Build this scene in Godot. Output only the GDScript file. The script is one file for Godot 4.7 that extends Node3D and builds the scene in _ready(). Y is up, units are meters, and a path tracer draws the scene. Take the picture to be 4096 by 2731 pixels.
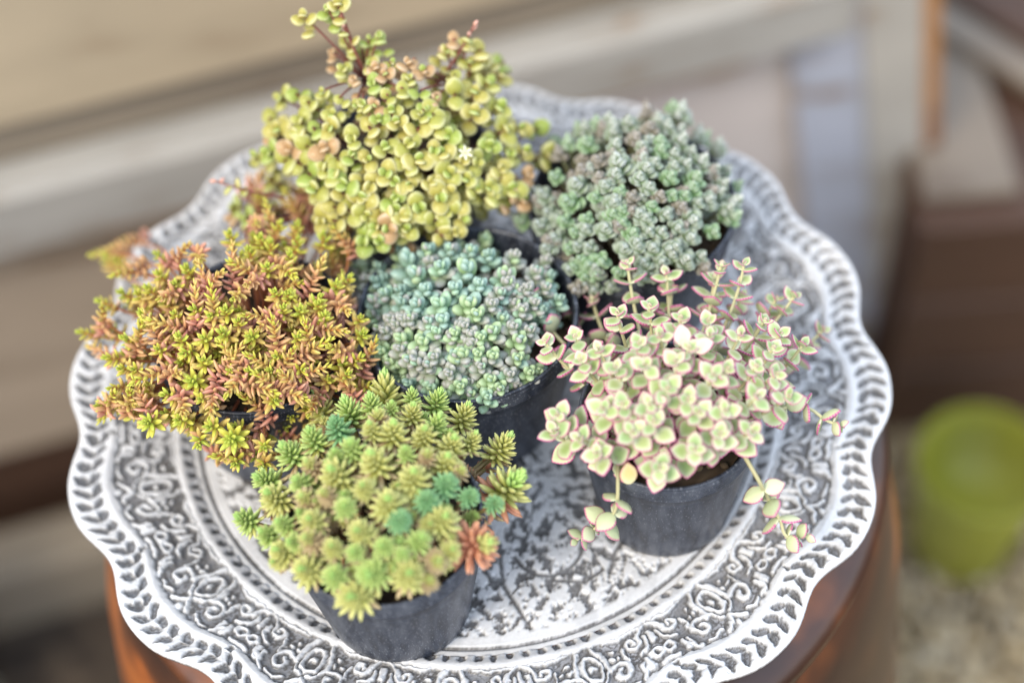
extends Node3D

# Six potted succulents on a whitewashed embossed metal tray. Lengths in metres, y up; the rim of the tray lies at y = 0.
const FLOOR_Y := -0.014
const GROUND_Y := -0.68
const CAMERA_AT := Vector3(0.01974, 0.69024, 0.48978)
const LOBES := 16
const LOBE_ANGLE := 0.11781   # direction of the first lobe of the tray's outline
const SPOTS_A: Array[int] = [-186, 25, -79, 1, -175, 26, -84, 1, -175, 60, -20, 0, -184, 55, -6, 0, -170, 66, -7, 1, -162, 70, -16, 0, -145, 75, -34, 0, -130, 84, -27, 1, -121, 89, -17, 1, -141, 83, -15, 0, -127, 88, -13, 0, -132, 88, -4, 0, -151, 79, -7, 0, -146, 82, -8, 0, -162, 66, -31, 1, -135, 87, 2, 1, -118, 92, -5, 1, -112, 93, -1, 1, -105, 92, -14, 1, -101, 93, -7, 1, -121, 91, 7, 1, -113, 93, 10, 1, -102, 94, 11, 1, -85, 93, 9, 0, -96, 94, 4, 1, -89, 93, -6, 0, -93, 89, -27, 0, -98, 91, -19, 0, -108, 87, -33, 0, -88, 89, -24, 0, -79, 90, -15, 0, -76, 85, -28, 0, -79, 91, -3, 1, -66, 87, -7, 1, -52, 81, -6, 0, -58, 84, 0, 0, -65, 80, -34, 0, -57, 77, -34, 1, -55, 60, -63, 0, -56, 69, -49, 1, -77, 81, -41, 0, -91, 80, -49, 1, -96, 84, -40, 1, -83, 65, -70, 1, -72, 59, -74, 1, -87, 32, -107, 1, -96, 40, -106, 1, -103, 46, -104, 1, -102, 53, -87, 0, -107, 40, -104, 0, -85, 83, -40, 0, -65, 87, 9, 0, -66, 87, 13, 0, -63, 85, 18, 0, -55, 82, 13, 1, -48, 78, 16, 0, -59, 82, 25, 1, -47, 76, 24, 0, -48, 74, 35, 0, -54, 74, 44, 0, -59, 80, 34, 1, -66, 83, 34, 1, -73, 81, 45, 0, -79, 85, 40, 1, -85, 86, 40, 0, -93, 87, 42, 1, -94, 92, 21, 1, -90, 91, 26, 1, -85, 90, 28, 1, -79, 91, 9, 0, -81, 91, 17, 0, -74, 89, 17, 0, -101, 92, 23, 0, -96, 90, 31, 0, -117, 89, 29, 0, -114, 92, 19, 0, -107, 93, 17, 0, -122, 91, 14, 0, -131, 88, 13, 0, -137, 86, 17, 1, -143, 83, 14, 1, -148, 80, 16, 1, -157, 75, 15, 0, -148, 81, 6, 0, -166, 69, 21, 0, -158, 72, 30, 0, -151, 75, 33, 0, -139, 82, 28, 0, -129, 87, 25, 0, -127, 85, 34, 0, -117, 86, 39, 0, -106, 88, 37, 1, -102, 88, 38, 1, -105, 85, 45, 0, -97, 85, 46, 0, -123, 82, 47, 2, -130, 81, 42, 1, -104, 82, 52, 1, -119, 79, 55, 0, -136, 77, 50, 0, -145, 77, 40, 1, -148, 73, 44, 1, -153, 70, 45, 1, -162, 66, 42, 1, -170, 60, 41, 0, -163, 67, 37, 0, -145, 68, 58, 2, -130, 73, 61, 0, -127, 76, 57, 1, -114, 78, 59, 1, -116, 73, 66, 0, -107, 70, 72, 2, -90, 81, 54, 1, -86, 78, 58, 0, -90, 83, 50, 1, -80, 81, 50, 1, -92, 68, 76, 0, -77, 77, 56, 1, -67, 80, 45, 1, -71, 86, 28, 1, -75, 87, 31, 0, -109, 91, 28, 0, -88, 84, 46, 0]

const SPOTS_B: Array[int] = [-50, 126, -95, -45, 127, -87, -37, 130, -93, -34, 130, -90, -30, 129, -87, -36, 127, -83, -19, 129, -93, -26, 130, -93, -12, 126, -90, -19, 127, -85, -22, 126, -79, -14, 124, -79, -1, 122, -106, 10, 114, -106, 2, 120, -92, 18, 106, -113, 26, 87, -132, 24, 99, -111, 18, 107, -98, 11, 112, -88, 2, 117, -82, 22, 101, -87, -84, 100, -105, -74, 111, -96, -68, 114, -87, -61, 119, -88, -52, 122, -80, -56, 117, -75, -90, 93, -99, -85, 98, -87, -73, 108, -81, -66, 110, -74, -58, 113, -70, -75, 104, -76, -90, 92, -89, -99, 79, -87, -91, 89, -80, -79, 98, -73, -70, 104, -68, -82, 93, -70, -75, 97, -64, -70, 96, -58, -61, 107, -63, -62, 101, -57, -57, 100, -53, -47, 113, -62, -48, 108, -57, -41, 123, -74, -35, 123, -73, -44, 122, -75, -39, 117, -65, -34, 120, -67, -28, 122, -70, -26, 118, -66, -29, 125, -76, -12, 119, -72, -15, 119, -69, -9, 117, -70, -16, 115, -64, -3, 110, -63, -6, 114, -67, -10, 107, -56, -21, 111, -58, -17, 106, -52, -23, 105, -50, 1, 104, -60, 10, 96, -57, 16, 97, -66, 26, 88, -68, 33, 83, -74, 25, 95, -78, 32, 88, -84, 40, 79, -92, 21, 87, -60, 20, 85, -56, 34, 75, -65, 17, 81, -49, 30, 71, -53, 25, 78, -54, 45, 69, -82, 52, 61, -94, 14, 85, -51, 3, 99, -56, -4, 98, -50, 4, 93, -50, -6, 105, -56, -23, 98, -44, -29, 100, -45, -30, 94, -40, -37, 89, -37, -30, 89, -37, -34, 83, -32, -26, 87, -35, -19, 89, -38, -9, 91, -41, -12, 97, -46, -5, 92, -44, -1, 86, -41, -12, 83, -34, -6, 84, -38, 1, 80, -37, -3, 76, -32, -9, 76, -30, -26, 82, -31, -46, 77, -30, -39, 78, -29, -40, 83, -33, -53, 98, -48, -46, 99, -47, -54, 94, -46, -45, 94, -42, -41, 98, -45, -59, 88, -43, -66, 81, -41, -60, 83, -39, 10, 109, -77, -7, 120, -78, -32, 111, -57, -33, 103, -48, -41, 107, -54, -55, 105, -57, -68, 92, -52, -52, 88, -40, -44, 87, -37, 9, 87, -48, -107, 58, -67, -114, 53, -79, -116, 48, -77]

const SPOTS_C: Array[int] = [-27, 74, -24, 78, 0, -23, 80, -9, 56, 0, -11, 83, -9, 50, 1, 1, 84, -7, 70, 0, 7, 85, 5, 43, 0, -51, 50, -41, 56, 4, -42, 64, -27, 36, 4, -44, 66, -17, 48, 4, -39, 72, -4, 47, 4, -32, 76, -2, 41, 4, -13, 83, 13, 61, 1, -11, 82, 22, 49, 0, 2, 84, 15, 66, 2, 5, 83, 21, 46, 2, 12, 83, 16, 35, 3, 19, 82, -3, 61, 3, 20, 82, 3, 47, 3, 25, 77, -17, 48, 3, 17, 82, 9, 41, 3, 34, 75, -8, 47, 3, 40, 67, -21, 54, 3, 38, 73, 1, 41, 3, 44, 69, 5, 35, 4, 4, 81, -19, 36, 4, -6, 81, -21, 36, 4, -17, 78, -24, 36, 4, -31, 67, -34, 43, 4, 11, 80, 29, 54, 2, 6, 79, 32, 34, 2, 24, 75, 32, 54, 2, 21, 78, 26, 46, 3, 11, 75, 40, 48, 2, 22, 72, 40, 43, 2, -6, 80, 29, 43, 2, -3, 77, 38, 60, 2, 4, 76, 39, 31, 2, -21, 77, 30, 60, 2, -32, 73, 24, 61, 2, -25, 72, 38, 54, 3, -14, 80, 27, 34, 1, -36, 73, 13, 55, 3, -39, 71, 18, 47, 3, -41, 67, 27, 46, 2, -30, 77, 16, 46, 3, -5, 69, 51, 45, 2, 9, 70, 49, 48, 2, 13, 67, 53, 34, 2, 27, 67, 45, 43, 2, -10, 72, 46, 40, 3, 2, 80, 30, 34, 3, 7, 66, 56, 28, 1, 18, 70, 47, 40, 3, -1, 81, 26, 34, 3, -23, 80, 10, 49, 0, -30, 77, 6, 47, 4, 12, 82, -15, 35, 4, 29, 74, 26, 40, 3, 26, 78, 17, 40, 3, 32, 76, 12, 35, 3, -26, 78, 17, 40, 3, -18, 80, 21, 35, 3, 5, 73, 44, 34, 3, -16, 75, 38, 34, 3, 29, 78, 4, 35, 3, -5, 85, 6, 41, 0, -18, 82, 3, 41, 0]

const SPOTS_D: Array[int] = [84, 92, -82, 48, 0, 95, 78, -104, 43, 2, 99, 86, -88, 49, 0, 103, 89, -80, 42, 0, 113, 79, -101, 50, 0, 110, 79, -101, 35, 1, 116, 73, -100, 36, 0, 108, 80, -102, 35, 1, 60, 78, -94, 42, 1, 69, 85, -90, 42, 1, 75, 88, -89, 35, 0, 62, 92, -70, 48, 1, 54, 82, -82, 42, 1, 47, 67, -96, 43, 1, 76, 99, -61, 40, 0, 75, 99, -51, 64, 0, 74, 97, -44, 47, 0, 89, 98, -45, 53, 0, 85, 98, -40, 40, 0, 100, 94, -42, 47, 1, 97, 97, -63, 41, 1, 109, 89, -70, 51, 0, 97, 97, -57, 40, 1, 103, 95, -56, 41, 0, 102, 95, -48, 34, 0, 109, 91, -52, 41, 0, 118, 84, -60, 58, 0, 113, 88, -46, 51, 1, 110, 88, -40, 47, 1, 124, 79, -58, 41, 0, 134, 50, -97, 44, 0, 126, 59, -99, 43, 1, 122, 62, -100, 43, 0, 93, 96, -73, 41, 2, 55, 89, -47, 57, 0, 58, 92, -53, 41, 2, 50, 84, -40, 61, 1, 45, 82, -58, 41, 1, 39, 76, -53, 48, 0, 27, 60, -51, 49, 1, 36, 70, -39, 48, 0, 43, 72, -28, 54, 0, 48, 79, -32, 40, 1, 52, 79, -25, 27, 1, 58, 85, -28, 33, 1, 49, 73, -20, 34, 1, 53, 76, -19, 37, 0, 58, 82, -24, 47, 0, 58, 77, -17, 37, 0, 72, 92, -30, 53, 0, 71, 89, -26, 40, 1, 75, 91, -26, 33, 1, 75, 95, -34, 33, 1, 68, 95, -39, 40, 0, 66, 95, -45, 33, 2, 83, 90, -24, 50, 0, 89, 96, -35, 40, 0, 89, 92, -27, 27, 1, 67, 85, -21, 53, 0, 75, 88, -21, 36, 1, 80, 85, -17, 43, 1, 87, 85, -17, 40, 0, 75, 80, -12, 56, 0, 88, 80, -11, 53, 0, 81, 81, -11, 33, 0, 83, 76, -6, 43, 0, 93, 84, -17, 40, 0, 96, 88, -24, 40, 0, 109, 82, -24, 60, 0, 104, 87, -29, 40, 2, 106, 89, -34, 33, 1, 118, 81, -37, 47, 0, 125, 76, -46, 41, 0, 133, 67, -47, 72, 0, 132, 67, -38, 55, 1, 137, 62, -62, 28, 1, 119, 73, -23, 40, 1, 107, 78, -17, 53, 0, 104, 73, -8, 60, 0, 112, 70, -12, 40, 0, 96, 78, -11, 40, 0, 92, 75, -6, 33, 0, 58, 72, -10, 53, 1, 64, 74, -9, 47, 1, 54, 72, -14, 33, 1, 61, 69, -6, 40, 1, 71, 72, -4, 33, 1, 56, 67, -7, 33, 1, 82, 71, -1, 40, 0, 88, 70, -1, 33, 0, 88, 100, -53, 40, 2, 86, 99, -64, 41, 2, 88, 99, -58, 40, 0, 93, 98, -48, 40, 0, 128, 75, -52, 41, 0, 132, 68, -67, 35, 0, 66, 96, -54, 40, 2, 63, 91, -35, 33, 1, 100, 91, -33, 33, 1, 80, 94, -31, 33, 2, 94, 93, -32, 33, 2, 112, 84, -33, 34, 0, 101, 83, -19, 40, 0, 51, 69, -12, 34, 1, 113, 87, -64, 34, 0]

const SPOTS_E: Array[int] = [75, 83, 1, 93, 75, 2, 96, 63, 1, 115, 73, 5, 117, 84, 7, 127, 86, 9, 143, 61, 11, 151, 65, 13, 166, 41, 16, 29, 66, 0, 47, 46, -3, 59, 55, -2, 67, 92, 36, 35, 75, 36, 48, 89, 45, 49, 95, 62, 57, 98, 59, 75, 105, 74, 83, 104, 58, 105, 100, 50, 104, 102, 59, 118, 97, 56, 132, 81, 38, 138, 80, 45, 132, 89, 59, 149, 71, 45, 131, 91, 74, 64, 99, 89, 76, 98, 98, 75, 101, 91, 83, 104, 86, 91, 102, 91, 95, 100, 96, 106, 98, 95, 135, 87, 83, 117, 90, 101, 45, 87, 96, 37, 86, 83, 35, 83, 89, 77, 88, 114, 92, 92, 109, 52, 87, 104, 88, 106, 74, 63, 102, 72, 109, 102, 77, 67, 95, 100, 121, 95, 87, 103, 103, 80, 56, 96, 88, 74, 104, 62, 94, 105, 67, 128, 59, 6, 81, 95, 36, 93, 101, 48, 122, 96, 73, 103, 94, 104]

const SPOTS_F: Array[int] = [-39, 63, 40, 106, 1, -14, 71, 56, 66, 0, -2, 69, 63, 70, 1, -25, 84, 71, 60, 1, -26, 76, 57, 47, 0, -34, 85, 69, 41, 0, -44, 81, 62, 56, 0, -55, 79, 62, 70, 0, -59, 86, 76, 64, 2, -71, 60, 45, 77, 1, -93, 25, 23, 76, 1, -107, 23, 27, 81, 0, -70, 83, 79, 68, 0, -82, 77, 82, 69, 0, -40, 89, 76, 54, 3, -43, 92, 84, 54, 1, -33, 92, 85, 67, 1, -20, 89, 87, 67, 1, -14, 83, 77, 64, 0, -8, 85, 90, 68, 1, 1, 78, 84, 59, 1, 15, 65, 78, 70, 1, -11, 88, 101, 71, 1, 18, 68, 101, 100, 4, -11, 89, 113, 62, 2, -20, 91, 121, 57, 2, -1, 83, 117, 44, 2, 9, 76, 117, 40, 2, -25, 94, 111, 88, 1, -42, 96, 102, 97, 1, -51, 94, 94, 62, 0, -59, 93, 106, 88, 1, -70, 88, 98, 62, 3, -75, 86, 105, 58, 0, -94, 70, 92, 69, 0, -88, 77, 105, 67, 1, -103, 63, 107, 68, 0, -91, 73, 121, 62, 0, -83, 80, 121, 53, 0, -84, 76, 132, 66, 1, -72, 87, 114, 57, 3, -69, 87, 125, 57, 1, -54, 93, 124, 61, 0, -46, 95, 116, 52, 1, -36, 94, 123, 74, 1, -31, 92, 131, 52, 2, -49, 90, 134, 65, 1, -60, 86, 138, 60, 1, -51, 87, 142, 43, 0, -39, 88, 141, 56, 0, -13, 87, 129, 96, 1, -23, 87, 138, 60, 0, 3, 75, 136, 101, 5, -11, 81, 141, 56, 1, -73, 78, 143, 78, 1, -60, 81, 149, 69, 0, -45, 83, 151, 77, 0, -29, 82, 151, 94, 1, -53, 77, 157, 82, 1, -58, 92, 96, 40, 0, -28, 94, 99, 44, 0, -71, 84, 132, 61, 3, -17, 81, 146, 52, 3, -5, 86, 106, 44, 3, -63, 91, 115, 44, 3, -31, 86, 144, 43, 0, -78, 80, 131, 44, 0, -19, 92, 100, 49, 3]

const SPOTS_T: Array[int] = [3, 126, -110, 10, 122, -110, 15, 117, -110, -41, 124, -110, -48, 128, -110, -56, 123, -110, -54, 150, -110, -49, 153, -110, -37, 130, -110, -32, 131, -110, -66, 147, -110, -40, 116, -110]

var rng := RandomNumberGenerator.new()
var grain := FastNoiseLite.new()
var plant_mat: StandardMaterial3D
var thin_mat: StandardMaterial3D
var stem_mat: StandardMaterial3D
var soil_mat: StandardMaterial3D


func _ready() -> void:
	rng.seed = 4711
	grain.seed = 7
	grain.noise_type = FastNoiseLite.TYPE_SIMPLEX_SMOOTH
	grain.frequency = 1.0
	camera_and_light()
	plant_mat = vertex_material(0.34, 0.16)
	plant_mat.rim_enabled = true
	plant_mat.rim = 0.15
	thin_mat = vertex_material(0.45, 0.14)
	stem_mat = vertex_material(0.6, 0.0)
	soil_mat = vertex_material(0.95, 0.0)
	ground()
	backdrop()
	stool()
	tray()
	golden_sedum()
	round_leaf_sedum()
	blue_sedum()
	grey_sedum()
	variegated_crassula()
	feathery_sedum()


func camera_and_light() -> void:
	var cam := Camera3D.new()
	cam.name = "camera"
	add_child(cam)
	var x := Vector3(0.99717, -0.04477, 0.06038)
	var z := Vector3(0.0, 0.80330, 0.59557)
	cam.transform = Transform3D(Basis(x, z.cross(x), z).orthonormalized(), CAMERA_AT)
	cam.near = 0.05
	cam.far = 60.0
	var lens := CameraAttributesPhysical.new()
	lens.frustum_focal_length = 60.0
	lens.frustum_focus_distance = 0.757
	lens.frustum_near = 0.05
	lens.frustum_far = 60.0
	lens.exposure_aperture = 2.1
	cam.attributes = lens
	cam.fov = 22.62
	cam.current = true
	var sky_look := ProceduralSkyMaterial.new()
	sky_look.sky_top_color = Color(0.80, 0.87, 0.97)
	sky_look.sky_horizon_color = Color(0.97, 0.97, 0.97)
	sky_look.sky_curve = 0.2
	sky_look.ground_bottom_color = Color(0.42, 0.38, 0.33)
	sky_look.ground_horizon_color = Color(0.6, 0.57, 0.53)
	sky_look.sky_energy_multiplier = 1.05
	var sky := Sky.new()
	sky.sky_material = sky_look
	var env := Environment.new()
	env.background_mode = Environment.BG_SKY
	env.sky = sky
	env.tonemap_mode = Environment.TONE_MAPPER_LINEAR
	env.tonemap_exposure = 2.15
	env.sdfgi_enabled = true
	env.ssao_enabled = true
	env.ssil_enabled = true
	var around := WorldEnvironment.new()
	around.name = "world_environment"
	around.environment = env
	add_child(around)
	var sun := DirectionalLight3D.new()
	sun.name = "sun"
	sun.light_color = Color(1.0, 0.96, 0.90)
	sun.light_energy = 0.5
	sun.light_angular_distance = 24.0
	sun.shadow_enabled = true
	sun.look_at_from_position(Vector3(-0.78, 1.2, 0.80), Vector3.ZERO)
	add_child(sun)


# ---------- helpers ----------
func vertex_material(rough: float, through: float) -> StandardMaterial3D:
	var m := StandardMaterial3D.new()
	m.vertex_color_use_as_albedo = true
	m.roughness = rough
	m.metallic_specular = 0.45
	if through > 0.0:
		m.backlight_enabled = true
		m.backlight = Color(through, through, through).linear_to_srgb()
	return m


func lin(r: float, g: float, b: float) -> Color:
	return Color(r, g, b).linear_to_srgb()


func noise_look(size: int, frequency: float, colors: Array, stops: Array, seed_no: int, kind := FastNoiseLite.TYPE_SIMPLEX_SMOOTH) -> NoiseTexture2D:
	var n := FastNoiseLite.new()
	n.seed = seed_no
	n.noise_type = kind
	n.frequency = frequency
	n.fractal_octaves = 5
	var ramp := Gradient.new()
	ramp.offsets = PackedFloat32Array(stops)
	var cols := PackedColorArray()
	for c in colors:
		cols.append(c)
	ramp.colors = cols
	var t := NoiseTexture2D.new()
	t.width = size
	t.height = size
	t.seamless = true
	t.noise = n
	t.color_ramp = ramp
	return t


func textured(tex: Texture2D, rough: float, scale: Vector3, triplanar := false) -> StandardMaterial3D:
	var m := StandardMaterial3D.new()
	m.albedo_texture = tex
	m.roughness = rough
	m.uv1_scale = scale
	m.uv1_triplanar = triplanar
	return m


func thing(called: String, label: String, category: String, where: Vector3) -> Node3D:
	var o := Node3D.new()
	o.name = called
	o.position = where
	add_child(o, true)
	o.set_meta("label", label)
	o.set_meta("category", category)
	return o


func put(called: String, m: Mesh, mat: Material, parent: Node3D, where := Transform3D()) -> MeshInstance3D:
	var o := MeshInstance3D.new()
	o.name = called
	o.mesh = m
	o.material_override = mat
	o.transform = where
	parent.add_child(o, true)
	return o


func grid_mesh(points: PackedVector3Array, colors: PackedColorArray, columns: int, rows: int) -> ArrayMesh:
	# rows of (columns) points each; neighbours are joined by quads
	var index := PackedInt32Array()
	for i in rows - 1:
		for j in columns - 1:
			var a := i * columns + j
			index.append_array(PackedInt32Array([a, a + 1, a + columns + 1, a, a + columns + 1, a + columns]))
	var arrays := []
	arrays.resize(Mesh.ARRAY_MAX)
	arrays[Mesh.ARRAY_VERTEX] = points
	if colors.size():
		arrays[Mesh.ARRAY_COLOR] = colors
	arrays[Mesh.ARRAY_INDEX] = index
	var st := SurfaceTool.new()
	st.create_from_arrays(arrays)
	st.generate_normals()
	return st.commit()


func lathe(profile: Array, segments: int, color := Color.WHITE) -> ArrayMesh:
	# profile: Vector2(radius, height) from the bottom outwards and up
	var st := SurfaceTool.new()
	st.begin(Mesh.PRIMITIVE_TRIANGLES)
	var length := 0.0
	for i in profile.size():
		if i:
			length += profile[i].distance_to(profile[i - 1])
		for j in segments + 1:
			var a := TAU * j / segments
			st.set_color(color)
			st.set_uv(Vector2(float(j) / segments, length * 10.0))
			st.add_vertex(Vector3(cos(a) * profile[i].x, profile[i].y, sin(a) * profile[i].x))
	for i in profile.size() - 1:
		for j in segments:
			var a := i * (segments + 1) + j
			for k in [a, a + 1, a + segments + 2, a, a + segments + 2, a + segments + 1]:
				st.add_index(k)
	st.generate_normals()
	return st.commit()


func slab(size: Vector3, bevel := 0.004) -> ArrayMesh:
	# a board with chamfered long edges
	var st := SurfaceTool.new()
	st.begin(Mesh.PRIMITIVE_TRIANGLES)
	st.set_smooth_group(-1)
	var h := size / 2.0
	var b := minf(bevel, minf(h.y, h.z) * 0.45)
	var ring := [Vector2(-h.y + b, -h.z), Vector2(h.y - b, -h.z), Vector2(h.y, -h.z + b), Vector2(h.y, h.z - b), Vector2(h.y - b, h.z), Vector2(-h.y + b, h.z), Vector2(-h.y, h.z - b), Vector2(-h.y, -h.z + b)]
	for i in 8:
		var p: Vector2 = ring[i]
		var q: Vector2 = ring[(i + 1) % 8]
		var v := [Vector3(-h.x, p.x, p.y), Vector3(-h.x, q.x, q.y), Vector3(h.x, q.x, q.y), Vector3(h.x, p.x, p.y)]
		for k in [0, 1, 2, 0, 2, 3]:
			st.set_uv(Vector2(v[k].x, v[k].y + v[k].z))
			st.add_vertex(v[k])
		for s in [-1.0, 1.0]:
			var tri := [Vector3(s * h.x, 0, 0), Vector3(s * h.x, p.x, p.y), Vector3(s * h.x, q.x, q.y)]
			if s > 0:
				tri.reverse()
			for w in tri:
				st.set_uv(Vector2(w.z, w.y))
				st.add_vertex(w)
	st.generate_normals()
	return st.commit()


func tube(path: PackedVector3Array, radii: PackedFloat32Array, sides: int, color: Color, color_end: Color) -> ArrayMesh:
	var st := SurfaceTool.new()
	st.begin(Mesh.PRIMITIVE_TRIANGLES)
	tube_into(st, path, radii, sides, color, color_end, 0)
	st.generate_normals()
	return st.commit()


func tube_into(st: SurfaceTool, path: PackedVector3Array, radii: PackedFloat32Array, sides: int, color: Color, color_end: Color, first: int) -> int:
	var n := path.size()
	for i in n:
		var along := (path[mini(i + 1, n - 1)] - path[maxi(i - 1, 0)]).normalized()
		var x := along.cross(Vector3(0.31, 0.22, 0.92)).normalized()
		var z := x.cross(along)
		for j in sides:
			var a := TAU * j / sides
			st.set_color(color.lerp(color_end, float(i) / (n - 1)))
			st.add_vertex(path[i] + (x * cos(a) + z * sin(a)) * radii[i])
	for i in n - 1:
		for j in sides:
			var a := first + i * sides + j
			var b := first + i * sides + (j + 1) % sides
			for k in [a, b, b + sides, a, b + sides, a + sides]:
				st.add_index(k)
	return first + n * sides


func plump(width: float, thick: float, skew: float, fullness: float, bend: float, rings: int, sides: int, shade: Callable) -> ArrayMesh:
	# a fleshy leaf of length 1 along +y, its upper face towards +z
	var st := SurfaceTool.new()
	st.begin(Mesh.PRIMITIVE_TRIANGLES)
	for i in rings + 1:
		var t := float(i) / rings
		t = t - 0.1 * sin(TAU * t) / TAU
		var f := pow(maxf(sin(PI * pow(clampf(t * 0.96 + 0.035, 0.0, 1.0), skew)), 0.0), fullness)
		for j in sides:
			var a := TAU * j / sides
			var z := sin(a) * thick * 0.5 * f
			if z > 0.0:
				z *= 0.75
			st.set_color(shade.call(t, sin(a)))
			st.add_vertex(Vector3(cos(a) * width * 0.5 * f, t, z + bend * t * t))
	var tip := (rings + 1) * sides
	st.set_color(shade.call(1.0, 0.0))
	st.add_vertex(Vector3(0, 1.012, bend))
	for i in rings:
		for j in sides:
			var a := i * sides + j
			var b := i * sides + (j + 1) % sides
			for k in [a, b, b + sides, a, b + sides, a + sides]:
				st.add_index(k)
	for j in sides:
		for k in [rings * sides + j, rings * sides + (j + 1) % sides, tip]:
			st.add_index(k)
	st.generate_normals()
	return st.commit()


func broad(width: float, thick: float, cup: float, point: float, teeth: float, sides: int, shade: Callable) -> ArrayMesh:
	# a broad flat leaf of length 1 along +y with a short stalk, its upper face towards +z
	var radii := [0.0, 0.34, 0.62, 0.80, 0.885, 0.935, 0.975, 1.0, 0.975, 0.8, 0.4, 0.0]
	var st := SurfaceTool.new()
	st.begin(Mesh.PRIMITIVE_TRIANGLES)
	for i in radii.size():
		var r: float = radii[i]
		var side := 1.0 if i < 7 else (0.0 if i == 7 else -1.0)
		for j in sides:
			var a := TAU * j / sides
			var reach := r
			if i >= 5 and i <= 8 and cos(a) > -0.75:
				reach *= 1.0 + teeth * (1.0 if j % 2 == 0 else -1.0)
			var x := 0.5 * width * sin(a) * (1.0 - 0.17 * cos(a)) * reach
			var y := 0.53 + (0.47 * cos(a) + point * exp(-pow(a if a < PI else TAU - a, 2.0) / 0.12)) * reach
			if cos(a) < -0.8:
				y -= 0.06 * reach * (-cos(a) - 0.8) * 5.0
			var z := side * thick * 0.5 * sqrt(maxf(1.0 - r * r * 0.96, 0.0)) + cup * (r * r - 0.4) - 0.10 * cup * cos(a) * r
			st.set_color(shade.call(r, a, j % 2, side))
			st.add_vertex(Vector3(x, y, z))
	for i in radii.size() - 1:
		for j in sides:
			var a := i * sides + j
			var b := i * sides + (j + 1) % sides
			for k in [a, a + sides, b + sides, a, b + sides, b]:
				st.add_index(k)
	st.generate_normals()
	return st.commit()


func leaf_at(base: Vector3, axis: Vector3, turn: float, lean: float, size: float, roll := 0.0) -> Transform3D:
	# a leaf that starts at (base) on a stem running along (axis)
	var u := axis.cross(Vector3(0.37, 0.11, -0.92)).normalized()
	var v := u.cross(axis)
	var out := u * cos(turn) + v * sin(turn)
	var y := axis * cos(lean) + out * sin(lean)
	var z := axis * sin(lean) - out * cos(lean)
	if roll != 0.0:
		z = z.rotated(y, roll)
	return Transform3D(Basis(y.cross(z) * size, y * size, z * size), base)


func sprig(parent: Node3D, called: String, at: Vector3, stem: PackedVector3Array, radii: PackedFloat32Array, colors: Array, leaves: Array, mat: Material, single: bool) -> void:
	# one shoot of a plant: stem and leaves, the leaves as pieces of their own or joined to it; points are relative to (at)
	var st := SurfaceTool.new()
	st.begin(Mesh.PRIMITIVE_TRIANGLES)
	var body := tube(stem, radii, 6, colors[0], colors[1])
	st.append_from(body, 0, Transform3D())
	if not single:
		for l in leaves:
			st.append_from(l[0], 0, l[1])
	var node := put(called, st.commit(), mat, parent, Transform3D(Basis(), at))
	if single:
		for l in leaves:
			put("leaf", l[0], mat, node, l[1])


func curve(a: Vector3, b: Vector3, c: Vector3, n: int) -> PackedVector3Array:
	var p := PackedVector3Array()
	for i in n + 1:
		var t := float(i) / n
		p.append(a.lerp(b, t).lerp(b.lerp(c, t), t))
	return p


func taper(n: int, r0: float, r1: float) -> PackedFloat32Array:
	var p := PackedFloat32Array()
	for i in n:
		p.append(lerpf(r0, r1, float(i) / maxf(n - 1, 1)))
	return p


func wobble(amount: float) -> Vector3:
	return Vector3(rng.randf_range(-1, 1), rng.randf_range(-1, 1), rng.randf_range(-1, 1)) * amount



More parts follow.
